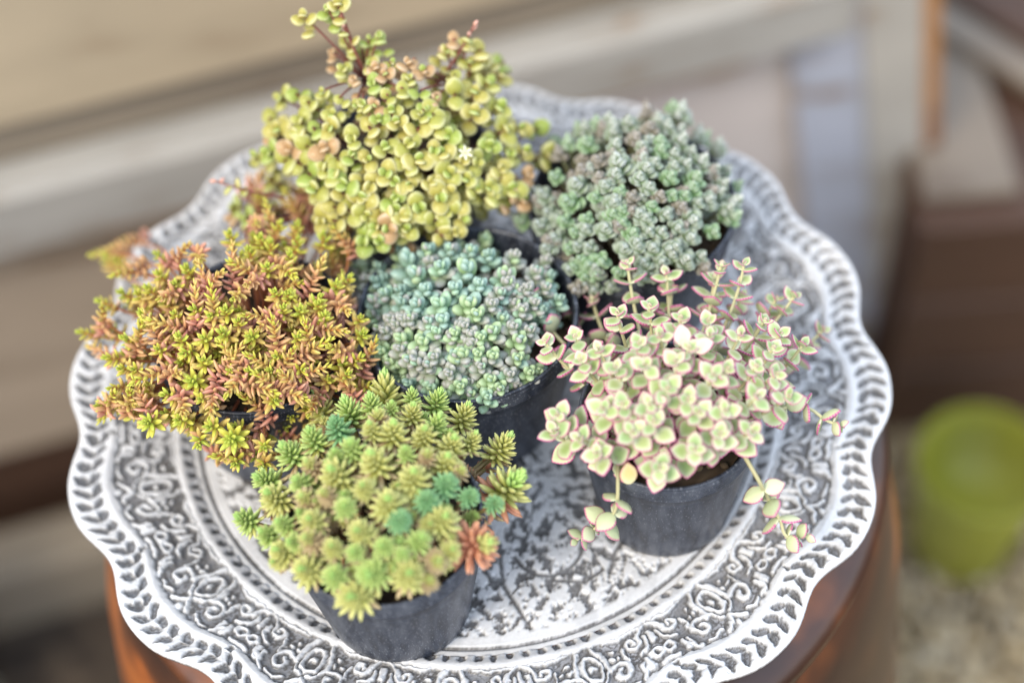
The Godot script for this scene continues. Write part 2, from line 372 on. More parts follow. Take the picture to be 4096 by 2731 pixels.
# ---------- pots ----------
func pot(parent: Node3D, rim_r: float, base_r: float, height: float, seed_no: int, soil_drop: float) -> void:
	var p := [Vector2(0.0, 0.0015), Vector2(base_r - 0.004, 0.0), Vector2(base_r - 0.0012, 0.0006), Vector2(base_r, 0.0022)]
	for i in range(1, 15):
		var t := i / 15.0
		p.append(Vector2(lerpf(base_r, rim_r, t), lerpf(0.002, height * 0.84, t)))
	for i in 5:   # moulded rings below the lip
		var y := height * (0.85 + 0.025 * i)
		var r := lerpf(base_r, rim_r, 0.94 + 0.012 * i)
		p.append_array([Vector2(r, y), Vector2(r + 0.0009, y + 0.0005), Vector2(r + 0.0009, y + 0.0012), Vector2(r + 0.0001, y + 0.0016)])
	p.append_array([Vector2(rim_r, height - 0.0016), Vector2(rim_r + 0.0006, height - 0.0008), Vector2(rim_r + 0.0002, height), Vector2(rim_r - 0.0011, height - 0.0002), Vector2(rim_r - 0.0016, height - 0.002)])
	p.append(Vector2(rim_r - 0.0030, height - 0.020))
	p.append(Vector2(base_r - 0.0015, 0.003))
	var m := textured(noise_look(256, 0.012, [lin(0.016, 0.019, 0.028), lin(0.032, 0.038, 0.054), lin(0.066, 0.073, 0.090)], [0.2, 0.5, 0.9], seed_no), 0.38, Vector3(9, 0.9, 1))
	m.metallic_specular = 0.5
	m.detail_enabled = true
	m.detail_uv_layer = BaseMaterial3D.DETAIL_UV_1
	m.detail_blend_mode = BaseMaterial3D.BLEND_MODE_MIX
	m.detail_albedo = noise_look(512, 0.05, [Color(0.55, 0.56, 0.58, 0.0), Color(0.55, 0.56, 0.58, 0.0), Color(0.62, 0.63, 0.66, 0.5)], [0.0, 0.66, 0.86], seed_no + 50)
	put("pot", lathe(p, 96), m, parent)
	# soil: an uneven disc with crumbs
	var points := PackedVector3Array()
	var colors := PackedColorArray()
	var soil_y := height - soil_drop
	for i in 15:
		for j in 49:
			var a := TAU * (j % 48) / 48.0
			var r := (rim_r - 0.0035) * i / 14.0
			var q := Vector3(cos(a) * r, 0, sin(a) * r)
			var n := grain.get_noise_3dv((q + parent.position) * 260.0)
			points.append(Vector3(q.x, soil_y + n * 0.0018 + 0.003 * (1.0 - i / 14.0), q.z))
			colors.append(Color(0.030, 0.020, 0.013).lerp(Color(0.085, 0.060, 0.035), clampf(n * 0.8 + 0.4, 0, 1)))
	put("soil", grid_mesh(points, colors, 49, 15), soil_mat, parent)
	var crumb := plump(0.9, 0.8, 0.9, 0.5, 0.0, 3, 5, func(_t, s): return Color(0.05, 0.034, 0.02).lerp(Color(0.16, 0.115, 0.06), 0.5 + 0.5 * s))
	var st := SurfaceTool.new()
	st.begin(Mesh.PRIMITIVE_TRIANGLES)
	for i in 110:
		var a := rng.randf() * TAU
		var r := sqrt(rng.randf()) * (rim_r - 0.006)
		var d := (Vector3.UP * 0.3 + wobble(1.0)).normalized()
		st.append_from(crumb, 0, leaf_at(Vector3(cos(a) * r, soil_y + 0.0015, sin(a) * r), d, 0.0, 0.1, rng.randf_range(0.0015, 0.0042)))
	put("soil_crumbs", st.commit(), soil_mat, parent).set_meta("kind", "stuff")


func potted(label: String, where: Vector3, rim_r: float, base_r: float, seed_no: int, soil_drop: float) -> Node3D:
	var t := thing("potted_succulent", label, "potted plant", where)
	pot(t, rim_r, base_r, 0.075, seed_no, soil_drop)
	return t


func spots(list: Array[int], width: int) -> Array:
	# rows of the list: place in millimetres, then the row's own numbers; nearest to the camera first
	var rows := []
	for i in list.size() / width:
		var row := [Vector3(list[i * width], list[i * width + 1], list[i * width + 2]) / 1000.0]
		for k in range(3, width):
			row.append(list[i * width + k])
		rows.append(row)
	rows.sort_custom(func(a, b): return a[0].distance_squared_to(CAMERA_AT) < b[0].distance_squared_to(CAMERA_AT))
	return rows


# ---------- the plants ----------
func golden_sedum() -> void:
	var c := Vector3(-0.100, FLOOR_Y, 0.006)
	var t := potted("bushy golden yellow and orange sedum with needle-like leaves, leftmost pot on the tray", c, 0.046, 0.038, 11, 0.010)
	var tones := [[Color(0.60, 0.25, 0.18), Color(0.70, 0.35, 0.24)], [Color(0.58, 0.29, 0.14), Color(0.70, 0.42, 0.19)], [Color(0.54, 0.35, 0.09), Color(0.68, 0.51, 0.14)], [Color(0.42, 0.38, 0.035), Color(0.63, 0.59, 0.09)], [Color(0.34, 0.40, 0.035), Color(0.55, 0.60, 0.09)]]
	var leaf := []
	for k in tones.size():
		var a: Color = tones[k][0]
		var b: Color = tones[k][1]
		leaf.append(plump(0.37, 0.31, 0.84, 0.52, 0.12, 7, 8, func(u, _s): return a.lerp(b, smoothstep(0.1, 0.9, u))))
	var rows := spots(SPOTS_A, 4)
	for i in 125:   # shoots lower down inside the mound
		# most of them towards the camera, where the nearest rows are
		var s = rows[rng.randi() % 55 if i < 62 else 62 + rng.randi() % 61]
		var low: Vector3 = s[0] - c
		rows.append([c + low * Vector3(0.97, 0.86, 0.97) + wobble(0.007), 0 if rng.randf() < 0.7 else 1])
	for i in 30:   # shoots that hang over the front of the pot
		var a := lerpf(0.25, 2.75, i / 29.0) + rng.randf_range(-0.05, 0.05)
		var far := rng.randf_range(0.044, 0.058)
		rows.append([c + Vector3(cos(a) * far, rng.randf_range(0.058, 0.074) - (far - 0.044) * 0.9, sin(a) * far), i % 3 % 2])
	var budget := 300
	for row in rows:
		var p: Vector3 = row[0] - c
		var kind: int = row[1]
		var d := (p - Vector3(0, 0.03, 0) + wobble(0.03)).normalized()
		d = (d * 0.8 + Vector3(0, 0.42, 0.12)).normalized()
		var side := d.cross(Vector3.UP).normalized().rotated(d, rng.randf() * TAU)
		var leaves := []
		var back := 0.011
		if kind == 1:
			d = (d * 0.62 + side * 0.75).normalized()
			back = 0.021
			p += d * 0.006
		var n := 27 if kind == 1 else (21 if kind == 2 else 17)
		var big := rng.randf_range(0.0060, 0.0074) * (1.25 if kind == 2 else 1.0)
		var warm := rng.randf_range(-0.5, 0.5) + (0.0 if kind != 1 else -1.5)
		for i in n:
			var u := float(i) / (n - 1)
			var lean := deg_to_rad(lerpf(84.0, 16.0, pow(u, 1.7))) if kind != 1 else deg_to_rad(lerpf(78.0, 18.0, pow(u, 2.2)))
			var tone := clampi(roundi(1.35 + 3.0 * u + warm + rng.randf_range(-0.35, 0.35)), 0, 4)
			if kind == 2:
				tone = clampi(tone + 1, 2, 4)
			var size := big * lerpf(1.0, 0.42, pow(u, 1.5)) * rng.randf_range(0.85, 1.12)
			var turn := i * 2.39996 if kind != 1 else (i % 4) * PI / 2 + i * 0.12
			leaves.append([leaf[tone], leaf_at(-d * back * (1.0 - u) , d, turn, lean + rng.randf_range(-0.12, 0.12), size)])
		var root := Vector3(p.x * 0.35, 0.062, p.z * 0.35) - p
		var path := curve(root, -d * (back + 0.012), -d * 0.001, 7)
		var single := budget >= leaves.size()
		if single:
			budget -= leaves.size()
		sprig(t, "shoot", p, path, taper(8, 0.0009, 0.0006), [Color(0.36, 0.10, 0.06), Color(0.46, 0.2, 0.06)], leaves, plant_mat, single)


func round_leaf_sedum() -> void:
	var c := Vector3(-0.030, FLOOR_Y, -0.100)
	var t := potted("tall loose succulent with round yellow-green leaves on red stems, at the back of the tray", c, 0.045, 0.037, 12, 0.012)
	var tones := [[Color(0.36, 0.35, 0.07), Color(0.57, 0.55, 0.24)], [Color(0.41, 0.36, 0.08), Color(0.60, 0.55, 0.26)], [Color(0.29, 0.35, 0.06), Color(0.48, 0.52, 0.20)], [Color(0.44, 0.27, 0.12), Color(0.56, 0.41, 0.25)]]
	var leaf := []
	for k in tones.size():
		var a: Color = tones[k][0]
		var b: Color = tones[k][1]
		leaf.append(broad(0.94, 0.50, -0.06, 0.01, 0.0, 18, func(r, _a, _j, s): return a.lerp(b, smoothstep(0.72, 1.0, r)) if s >= 0.0 else a.lerp(Color(0.5, 0.3, 0.12), 0.25)))
	var rows := spots(SPOTS_B, 3)
	var visible := rows.size()
	for i in 40:
		var s = rows[rng.randi() % visible]
		rows.append([c + (s[0] - c) * Vector3(0.85, 0.84, 0.85) + wobble(0.006)])
	rows.append_array(spots(SPOTS_T, 3))
	var budget := 300
	for row in rows:
		var p: Vector3 = row[0] - c
		var d := (p - Vector3(0, 0.04, 0) + wobble(0.03)).normalized()
		d = (d + Vector3(0, 0.3, 0.12)).normalized()
		var leaves := []
		var turn := rng.randf() * TAU
		var size := rng.randf_range(0.0072, 0.0102) * (0.74 if row[0].y > 0.118 else 1.0)
		var tone := [0, 0, 0, 1, 1, 2, 2, 3][rng.randi() % 8] as int
		if row[0].z > -0.06:
			tone = [0, 1, 1, 0, 1, 1, 0, 3, 2][rng.randi() % 9]
		for k in 2:
			leaves.append([leaf[tone], leaf_at(-d * 0.004, d, turn + k * PI, deg_to_rad(rng.randf_range(48, 74)), size * rng.randf_range(0.85, 1.05))])
		if rng.randf() < 0.75:
			for k in 2:
				leaves.append([leaf[2 if rng.randf() < 0.4 else tone], leaf_at(-d * 0.001, d, turn + PI / 2 + k * PI, deg_to_rad(rng.randf_range(25, 50)), size * rng.randf_range(0.4, 0.62))])
		if rng.randf() < 0.8:
			for k in 2:
				leaves.append([leaf[tone], leaf_at(-d * 0.011, d, turn + PI / 2 + k * PI, deg_to_rad(rng.randf_range(60, 85)), size * rng.randf_range(0.8, 1.0))])
		var root := Vector3(p.x * 0.3, 0.06, p.z * 0.3) - p
		var path := curve(root, -d * 0.03, Vector3.ZERO, 9)
		if row[0].y > 0.118:   # side twigs of two taller branches
			var fork := (Vector3(-0.041, 0.108, -0.104) if row[0].x < -0.02 else Vector3(0.002, 0.100, -0.104)) - c
			path = curve(fork - p, (fork - p) * 0.5 + Vector3(0, 0.004, 0), Vector3.ZERO, 9)
		var single := budget >= leaves.size()
		if single:
			budget -= leaves.size()
		sprig(t, "shoot", p, path, taper(10, 0.0012, 0.0007) if row[0].y < 0.118 else taper(10, 0.0007, 0.0005), [Color(0.16, 0.05, 0.035), Color(0.24, 0.075, 0.06)], leaves, plant_mat, single)
	flower_stalk(t, PackedVector3Array([Vector3(-0.006, 0.115, 0.004), Vector3(-0.017, 0.150, -0.008), Vector3(-0.020, 0.163, -0.010)]), leaf, 3)
	flower_stalk(t, PackedVector3Array([Vector3(0.022, 0.118, 0.0), Vector3(0.040, 0.140, -0.008), Vector3(0.043, 0.147, -0.010)]), leaf, 3)
	flower_stalk(t, PackedVector3Array([Vector3(0.010, 0.112, 0.006), Vector3(0.014, 0.132, 0.0), Vector3(0.014, 0.138, 0.0)]), leaf, 1)
	flower_stalk(t, PackedVector3Array([Vector3(-0.055, 0.085, 0.034), Vector3(-0.081, 0.098, 0.036), Vector3(-0.085, 0.103, 0.036)]), leaf, 2)
	# one open star flower, cream
	var petal := plump(0.34, 0.12, 0.8, 0.7, 0.1, 5, 6, func(u, _s): return Color(0.72, 0.72, 0.45).lerp(Color(0.86, 0.84, 0.66), u))
	var st := SurfaceTool.new()
	st.begin(Mesh.PRIMITIVE_TRIANGLES)
	var up := Vector3(0.1, 0.75, 0.65).normalized()
	for k in 6:
		st.append_from(petal, 0, leaf_at(Vector3.ZERO, up, k * TAU / 6, 1.15, 0.0042))
	for k in 5:
		st.append_from(petal, 0, leaf_at(Vector3.ZERO, up, k * TAU / 5, 0.4, 0.0026))
	put("star_flower", st.commit(), plant_mat, t, Transform3D(Basis(), Vector3(0.0345, 0.118, 0.044)))


func flower_stalk(t: Node3D, bend: PackedVector3Array, leaf: Array, buds: int) -> void:
	var st := SurfaceTool.new()
	st.begin(Mesh.PRIMITIVE_TRIANGLES)
	var path := curve(bend[0], bend[1], bend[2], 8)
	st.append_from(tube(path, taper(9, 0.0008, 0.0005), 6, Color(0.2, 0.06, 0.045), Color(0.3, 0.11, 0.08)), 0, Transform3D())
	var bud := plump(0.62, 0.6, 0.8, 0.55, 0.0, 6, 7, func(u, _s): return Color(0.62, 0.30, 0.20).lerp(Color(0.75, 0.42, 0.34), u))
	for i in buds:
		var at: Vector3 = path[8 - i]
		var d := (bend[2] - bend[1] + wobble(0.012)).normalized()
		st.append_from(bud, 0, leaf_at(at, d, i * 2.1, 0.6, 0.0034))
	for i in 3:
		st.append_from(leaf[i % 2], 0, leaf_at(path[3 + i], (bend[2] - bend[0]).normalized(), i * 2.4, 1.1, 0.0055))
	put("flower_stalk", st.commit(), plant_mat, t)


func blue_sedum() -> void:
	var c := Vector3(0.0, FLOOR_Y, 0.0036)
	var t := potted("low blue-green sedum with plump bean-shaped leaves, in the middle of the tray", c, 0.0512, 0.042, 13, 0.020)
	var tones := [[Color(0.25, 0.39, 0.29), Color(0.40, 0.53, 0.44)], [Color(0.27, 0.42, 0.25), Color(0.43, 0.58, 0.40)], [Color(0.30, 0.44, 0.21), Color(0.47, 0.58, 0.34)], [Color(0.30, 0.36, 0.24), Color(0.46, 0.43, 0.41)], [Color(0.22, 0.34, 0.25), Color(0.34, 0.46, 0.37)]]
	var leaf := []
	for k in tones.size():
		var a: Color = tones[k][0]
		var b: Color = tones[k][1]
		leaf.append(plump(0.70, 0.60, 0.92, 0.46, 0.10, 8, 10, func(u, s): return a.lerp(b, clampf(smoothstep(0.25, 0.95, u) * 0.85 - 0.15 * s, 0.0, 1.0))))
	var rows := spots(SPOTS_C, 5)
	for i in 75:
		var s = rows[rng.randi() % 66]
		rows.append([c + (s[0] - c) * Vector3(0.97, 0.93, 0.97) + wobble(0.008) - Vector3(0, 0.003, 0), 48, 3 if rng.randf() < 0.6 else 4])
	for i in 34:   # a cushion along the rim: left, back left and front
		var a := lerpf(0.9, 4.9, i / 33.0) + rng.randf_range(-0.06, 0.06)
		var far := rng.randf_range(0.040, 0.049)
		rows.append([c + Vector3(cos(a) * far, 0.071 + rng.randf_range(0.0, 0.006), sin(a) * far), 50, [0, 1, 2, 2, 3, 4][rng.randi() % 6] if a > 2.6 else [1, 2, 2, 3][rng.randi() % 4]])
	var budget := 300
	for row in rows:
		var p: Vector3 = row[0] - c
		var r := maxf(row[1] * 0.0001, 0.0042) * 1.78
		var d := (p - Vector3(0, 0.02, 0) + wobble(0.016)).normalized()
		d = (d * 0.8 + Vector3(0, 0.6, 0.2)).normalized()
		p -= d * r * 0.30
		var leaves := []
		var n := 12
		for i in n:
			var u := float(i) / (n - 1)
			var tone: int = row[2]
			if rng.randf() < 0.22:
				tone = [0, 1, 2, 3][rng.randi() % 4]
			if u < 0.4 and rng.randf() < 0.4 and tone != 4 and tone != 0:
				tone = 3
			var size := r * lerpf(0.98, 0.42, pow(u, 1.5)) * rng.randf_range(0.9, 1.1)
			leaves.append([leaf[tone], leaf_at(-d * r * 1.45 * (1.0 - u), d, i * 2.39996 + rng.randf_range(-0.2, 0.2), deg_to_rad(lerpf(82.0, 12.0, pow(u, 1.6))), size)])
		var root := Vector3(p.x * 0.7, 0.052, p.z * 0.7) - p
		var single := budget >= n
		if single:
			budget -= n
		sprig(t, "rosette", p, curve(root, -d * r * 2.2, Vector3.ZERO, 4), taper(5, 0.0013, 0.0009), [Color(0.22, 0.18, 0.1), Color(0.25, 0.35, 0.2)], leaves, plant_mat, single)


func grey_sedum() -> void:
	var c := Vector3(0.083, FLOOR_Y, -0.055)
	var t := potted("mounded grey-green sedum of small tight rosettes, at the back right of the tray", c, 0.050, 0.041, 14, 0.012)
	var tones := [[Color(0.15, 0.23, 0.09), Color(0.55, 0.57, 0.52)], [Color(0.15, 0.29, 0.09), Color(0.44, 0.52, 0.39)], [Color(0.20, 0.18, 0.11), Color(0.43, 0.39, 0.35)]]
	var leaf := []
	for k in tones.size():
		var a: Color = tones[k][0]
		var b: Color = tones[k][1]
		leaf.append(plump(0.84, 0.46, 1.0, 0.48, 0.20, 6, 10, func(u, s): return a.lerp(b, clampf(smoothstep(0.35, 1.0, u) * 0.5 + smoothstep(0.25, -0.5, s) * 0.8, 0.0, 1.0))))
	var rows := spots(SPOTS_D, 5)
	for i in 135:
		var s = rows[rng.randi() % 105]
		rows.append([c + (s[0] - c) * Vector3(0.95, 0.92, 0.95) + wobble(0.008), 42, 0 if rng.randf() < 0.6 else 2])
	var budget := 300
	for row in rows:
		var p: Vector3 = row[0] - c
		var r := maxf(row[1] * 0.0001, 0.0034) * 1.36
		var d := (p - Vector3(0, 0.035, 0) + wobble(0.024)).normalized()
		d = (d * 0.8 + Vector3(0, 0.42, 0.16)).normalized()
		var leaves := []
		var n := 20
		for i in n:
			var u := float(i) / (n - 1)
			var size := r * lerpf(0.95, 0.42, u) * rng.randf_range(0.92, 1.08)
			var turn := (i % 2) * PI + floorf(i / 2.0) * (PI / 2 + 0.12) + rng.randf_range(-0.12, 0.12)
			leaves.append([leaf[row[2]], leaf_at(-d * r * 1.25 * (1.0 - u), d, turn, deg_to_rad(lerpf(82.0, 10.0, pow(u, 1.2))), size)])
		var root := Vector3(p.x * 0.55, 0.060, p.z * 0.55) - p
		var single := budget >= n
		if single:
			budget -= n
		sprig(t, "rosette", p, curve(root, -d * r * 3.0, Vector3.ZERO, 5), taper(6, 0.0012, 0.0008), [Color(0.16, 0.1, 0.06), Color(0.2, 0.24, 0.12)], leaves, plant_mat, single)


func crassula_leaf(a: Color, b: Color, margin: Color) -> ArrayMesh:
	return broad(0.86, 0.22, 0.04, 0.08, 0.016, 40, func(r, ang, odd, s):
		var col := a.lerp(b, clampf(smoothstep(0.25, 1.0, r) * 0.75 + 0.35 * smoothstep(-0.4, -1.0, cos(ang)) * r, 0.0, 1.0))
		if s < 0.0:
			col = a.lerp(b, 0.6)
		if cos(ang) > -0.72:
			if r > 0.92 and s >= 0.0 or r >= 0.97:
				col = margin if odd == 0 else margin.lerp(b, 0.35)
			elif r > 0.87 and odd == 0 and s >= 0.0:
				col = margin.lerp(b, 0.45)
		return col)


func variegated_crassula() -> void:
	var c := Vector3(0.0865, FLOOR_Y, 0.0690)
	var t := potted("trailing cream and green crassula with pink leaf margins, at the right front of the tray", c, 0.0395, 0.0318, 15, 0.006)
	var pink := Color(0.52, 0.05, 0.24)
	var leaf := [crassula_leaf(Color(0.34, 0.44, 0.15), Color(0.70, 0.70, 0.48), pink), crassula_leaf(Color(0.42, 0.50, 0.20), Color(0.76, 0.75, 0.55), pink), crassula_leaf(Color(0.29, 0.40, 0.15), Color(0.60, 0.62, 0.40), pink.lerp(Color(0.5, 0.2, 0.25), 0.4)), crassula_leaf(Color(0.70, 0.64, 0.42), Color(0.78, 0.74, 0.58), Color(0.62, 0.2, 0.3)), crassula_leaf(Color(0.66, 0.56, 0.22), Color(0.74, 0.66, 0.38), Color(0.6, 0.2, 0.2))]
	var rows := spots(SPOTS_E, 3)
	var count := 0
	var budget := 300
	for row in rows:
		var p: Vector3 = row[0] - c
		var d := (p - Vector3(0, 0.045, 0) + wobble(0.016)).normalized()
		d = (d * 0.8 + Vector3(0, 0.75, 0.08)).normalized()
		var root := Vector3(p.x * 0.30, 0.068, p.z * 0.30)
		var path := curve(root, p - d * 0.03, p, 24)
		budget = crassula_shoot(t, path, leaf, budget, count, 5)
		count += 1
	for i in 9:   # short shoots between the tall ones
		var a := rng.randf() * TAU
		var r := sqrt(rng.randf()) * 0.038
		if i > 5:   # fuller towards the front
			a = rng.randf_range(0.25, 2.9)
			r = rng.randf_range(0.020, 0.037)
		var p := Vector3(cos(a) * r, rng.randf_range(0.080, 0.092), sin(a) * r)
		budget = crassula_shoot(t, curve(Vector3(p.x * 0.6, 0.068, p.z * 0.6), Vector3(p.x * 0.8, 0.08, p.z * 0.8), p, 24), leaf, budget, 2, 3)
	# trailing shoots over the rim
	var trails := [
		[Vector3(62, 70, 86), Vector3(61, 63, 101), Vector3(59, 50, 110), Vector3(52, 36, 109), Vector3(42, 27, 110)],
		[Vector3(112, 68, 88), Vector3(121, 60, 106), Vector3(126, 46, 107), Vector3(131, 38, 114), Vector3(134, 30, 118), Vector3(143, 27, 117)],
		[Vector3(116, 74, 74), Vector3(133, 66, 75), Vector3(142, 60, 69), Vector3(150, 58, 71), Vector3(156, 55, 75), Vector3(162, 53, 77)]]
	for w in trails:
		var line := Curve3D.new()
		for i in w.size():
			var here: Vector3 = w[i] / 1000.0 - c
			var slope: Vector3 = (w[mini(i + 1, w.size() - 1)] - w[maxi(i - 1, 0)]) / 1000.0
			line.add_point(here, -slope * 0.18, slope * 0.18)
		var path := PackedVector3Array()
		for i in 31:
			path.append(line.sample_baked(line.get_baked_length() * i / 30.0, true))
		budget = crassula_shoot(t, path, leaf, budget, 9, 6)
	# two pale fallen leaves resting in the foliage
	for k in [[Vector3(0.0925, 0.1035, 0.064), 3, 0.9], [Vector3(0.0965, 0.1025, 0.0655), 3, 2.8], [Vector3(0.0655, 0.064, 0.106), 4, 1.0]]:
		put("pale_leaf", leaf[k[1]], thin_mat, t, leaf_at(k[0] - c, Vector3(0.1, 0.8, 0.1).normalized(), k[2], 0.85, 0.0092)).set_meta("label", "pale cream leaf lying among the green ones")


func crassula_shoot(t: Node3D, path: PackedVector3Array, leaf: Array, budget: int, look: int, nodes: int) -> int:
	var n := path.size()
	var tip := path[n - 1]
	var leaves := []
	var gaps := [0.0, 0.0022, 0.0090, 0.0190, 0.029, 0.039, 0.049]
	var sizes := [0.0050, 0.0076, 0.0098, 0.0108, 0.0108, 0.0104, 0.0100]
	var leans := [52.0, 68.0, 68.0, 70.0, 74.0, 78.0, 78.0]
	var turn := rng.randf() * TAU
	var scale := rng.randf_range(0.86, 1.08)
	for k in nodes:
		var left: float = gaps[k] * scale
		var i := n - 1
		while i > 1 and left > 0.0:
			left -= path[i].distance_to(path[i - 1])
			i -= 1
		if left > 0.0:
			break
		var d := (path[mini(i + 1, n - 1)] - path[i - 1]).normalized()
		for s in 2:
			var tone := [0, 0, 1, 1, 2][rng.randi() % 5] as int
			var at: Transform3D = leaf_at(path[i] - tip, d, turn + k * PI / 2 + s * PI + rng.randf_range(-0.15, 0.15), deg_to_rad(leans[k] + rng.randf_range(-9, 9)), sizes[k] * scale * rng.randf_range(0.9, 1.08), rng.randf_range(-0.25, 0.25))
			leaves.append([leaf[tone], at])
	for s in 2:
		leaves.append([leaf[1], leaf_at(Vector3.ZERO, (tip - path[n - 3]).normalized(), turn + PI / 2 + s * PI, 0.3, 0.0026)])
	var rel := PackedVector3Array()
	for q in path:
		rel.append(q - tip)
	var single := budget >= leaves.size()
	sprig(t, "shoot", tip, rel, taper(n, 0.00105, 0.0007), [Color(0.40, 0.36, 0.18), Color(0.62, 0.58, 0.34)], leaves, thin_mat, single)
	return budget - leaves.size() if single else budget


func feathery_sedum() -> void:
	var c := Vector3(-0.0410, FLOOR_Y, 0.1115)
	var t := potted("light green sedum of fluffy domed rosettes with reddish lower leaves, foremost pot on the tray", c, 0.0425, 0.0335, 16, 0.008)
	var tones := [[Color(0.24, 0.37, 0.06), Color(0.52, 0.63, 0.20)], [Color(0.36, 0.37, 0.06), Color(0.64, 0.62, 0.22)], [Color(0.12, 0.32, 0.12), Color(0.29, 0.50, 0.22)], [Color(0.42, 0.26, 0.14), Color(0.54, 0.42, 0.22)], [Color(0.55, 0.20, 0.11), Color(0.64, 0.30, 0.17)], [Color(0.28, 0.46, 0.08), Color(0.47, 0.66, 0.20)]]
	var leaf := []
	for k in tones.size():
		var a: Color = tones[k][0]
		var b: Color = tones[k][1]
		leaf.append(plump(0.27, 0.24, 1.0, 0.38, 0.14, 5, 7, func(u, _s): return a.lerp(b, smoothstep(0.15, 0.95, u))))
	var rows := spots(SPOTS_F, 5)
	for i in 60:
		var s = rows[rng.randi() % 68]
		rows.append([c + (s[0] - c) * Vector3(0.93, 0.90, 0.93) + wobble(0.007), 45, [0, 1, 3, 3][rng.randi() % 4]])
	var budget := 300
	for row in rows:
		var p: Vector3 = row[0] - c
		var r := maxf(row[1] * 0.0001, 0.0040) * 1.36
		var kind: int = row[2]
		r *= rng.randf_range(0.85, 1.15)
		var d := (p - Vector3(0, 0.03, 0) + wobble(0.018)).normalized()
		d = (d * 0.85 + Vector3(0, 0.38, 0.12)).normalized()
		p -= d * r * 0.45
		var leaves := []
		var n := 66
		for i in n:
			var u := float(i) / (n - 1)
			var tone := kind
			if kind == 4:
				tone = 4 if u < 0.2 else (1 if u < 0.6 else 5)
			elif kind == 5:
				tone = 4 if u < 0.62 else (1 if u < 0.86 else 5)
			elif kind == 3:
				tone = 3 if u < 0.5 else (1 if u < 0.8 else 0)
			elif kind == 1:
				tone = 1 if u < 0.78 else 5
			elif kind == 0 and u > 0.75:
				tone = 5
			if kind < 2 and u < 0.14:
				tone = 3 if rng.randf() < 0.5 else 1
			var lean := deg_to_rad(lerpf(104.0, 3.0, pow(u, 1.15)))
			var size := r * lerpf(0.82, 0.30, pow(u, 1.5)) * rng.randf_range(0.9, 1.1)
			leaves.append([leaf[tone], leaf_at(d * r * lerpf(-0.75, 0.52, u), d, i * 2.39996, lean + rng.randf_range(-0.08, 0.08), size)])
		var root := Vector3(p.x * 0.5, 0.066, p.z * 0.5) - p
		var single := budget >= n
		if single:
			budget -= n
		var path := curve(root, -d * r * 2.6, d * r * 0.3, 6)
		# old reddish leaves along the stem below the rosette
		for i in 8:
			var dd := (path[3] - path[2]).normalized()
			leaves.append([leaf[4 if i % 2 else 3], leaf_at(path[2 + i % 3], dd, i * 2.4, 1.1, r * 0.7)])
		sprig(t, "rosette", p, path, taper(7, 0.0010, 0.0010), [Color(0.26, 0.10, 0.06), Color(0.3, 0.3, 0.1)], leaves, plant_mat, single)


# ---------- the tray ----------
func line_height(p: Vector2, pts: PackedVector2Array, half: float) -> float:
	var best := 1e9
	for i in pts.size() - 1:
		var a := pts[i]
		var ab := pts[i + 1] - a
		var k := clampf((p - a).dot(ab) / maxf(ab.length_squared(), 1e-6), 0.0, 1.0)
		best = minf(best, p.distance_squared_to(a + ab * k))
	var far := sqrt(best)
	return maxf(1.0 - smoothstep(half * 0.15, half * 1.45, far), 0.14 * (1.0 - smoothstep(half * 1.3, half * 2.3, far)))


func spiral(center: Vector2, r0: float, r1: float, a0: float, a1: float, n: int, lead := PackedVector2Array()) -> PackedVector2Array:
	var pts := lead.duplicate()
	for i in n + 1:
		var u := float(i) / n
		var a := lerpf(a0, a1, u)
		pts.append(center + Vector2(cos(a), sin(a)) * lerpf(r0, r1, u))
	return pts


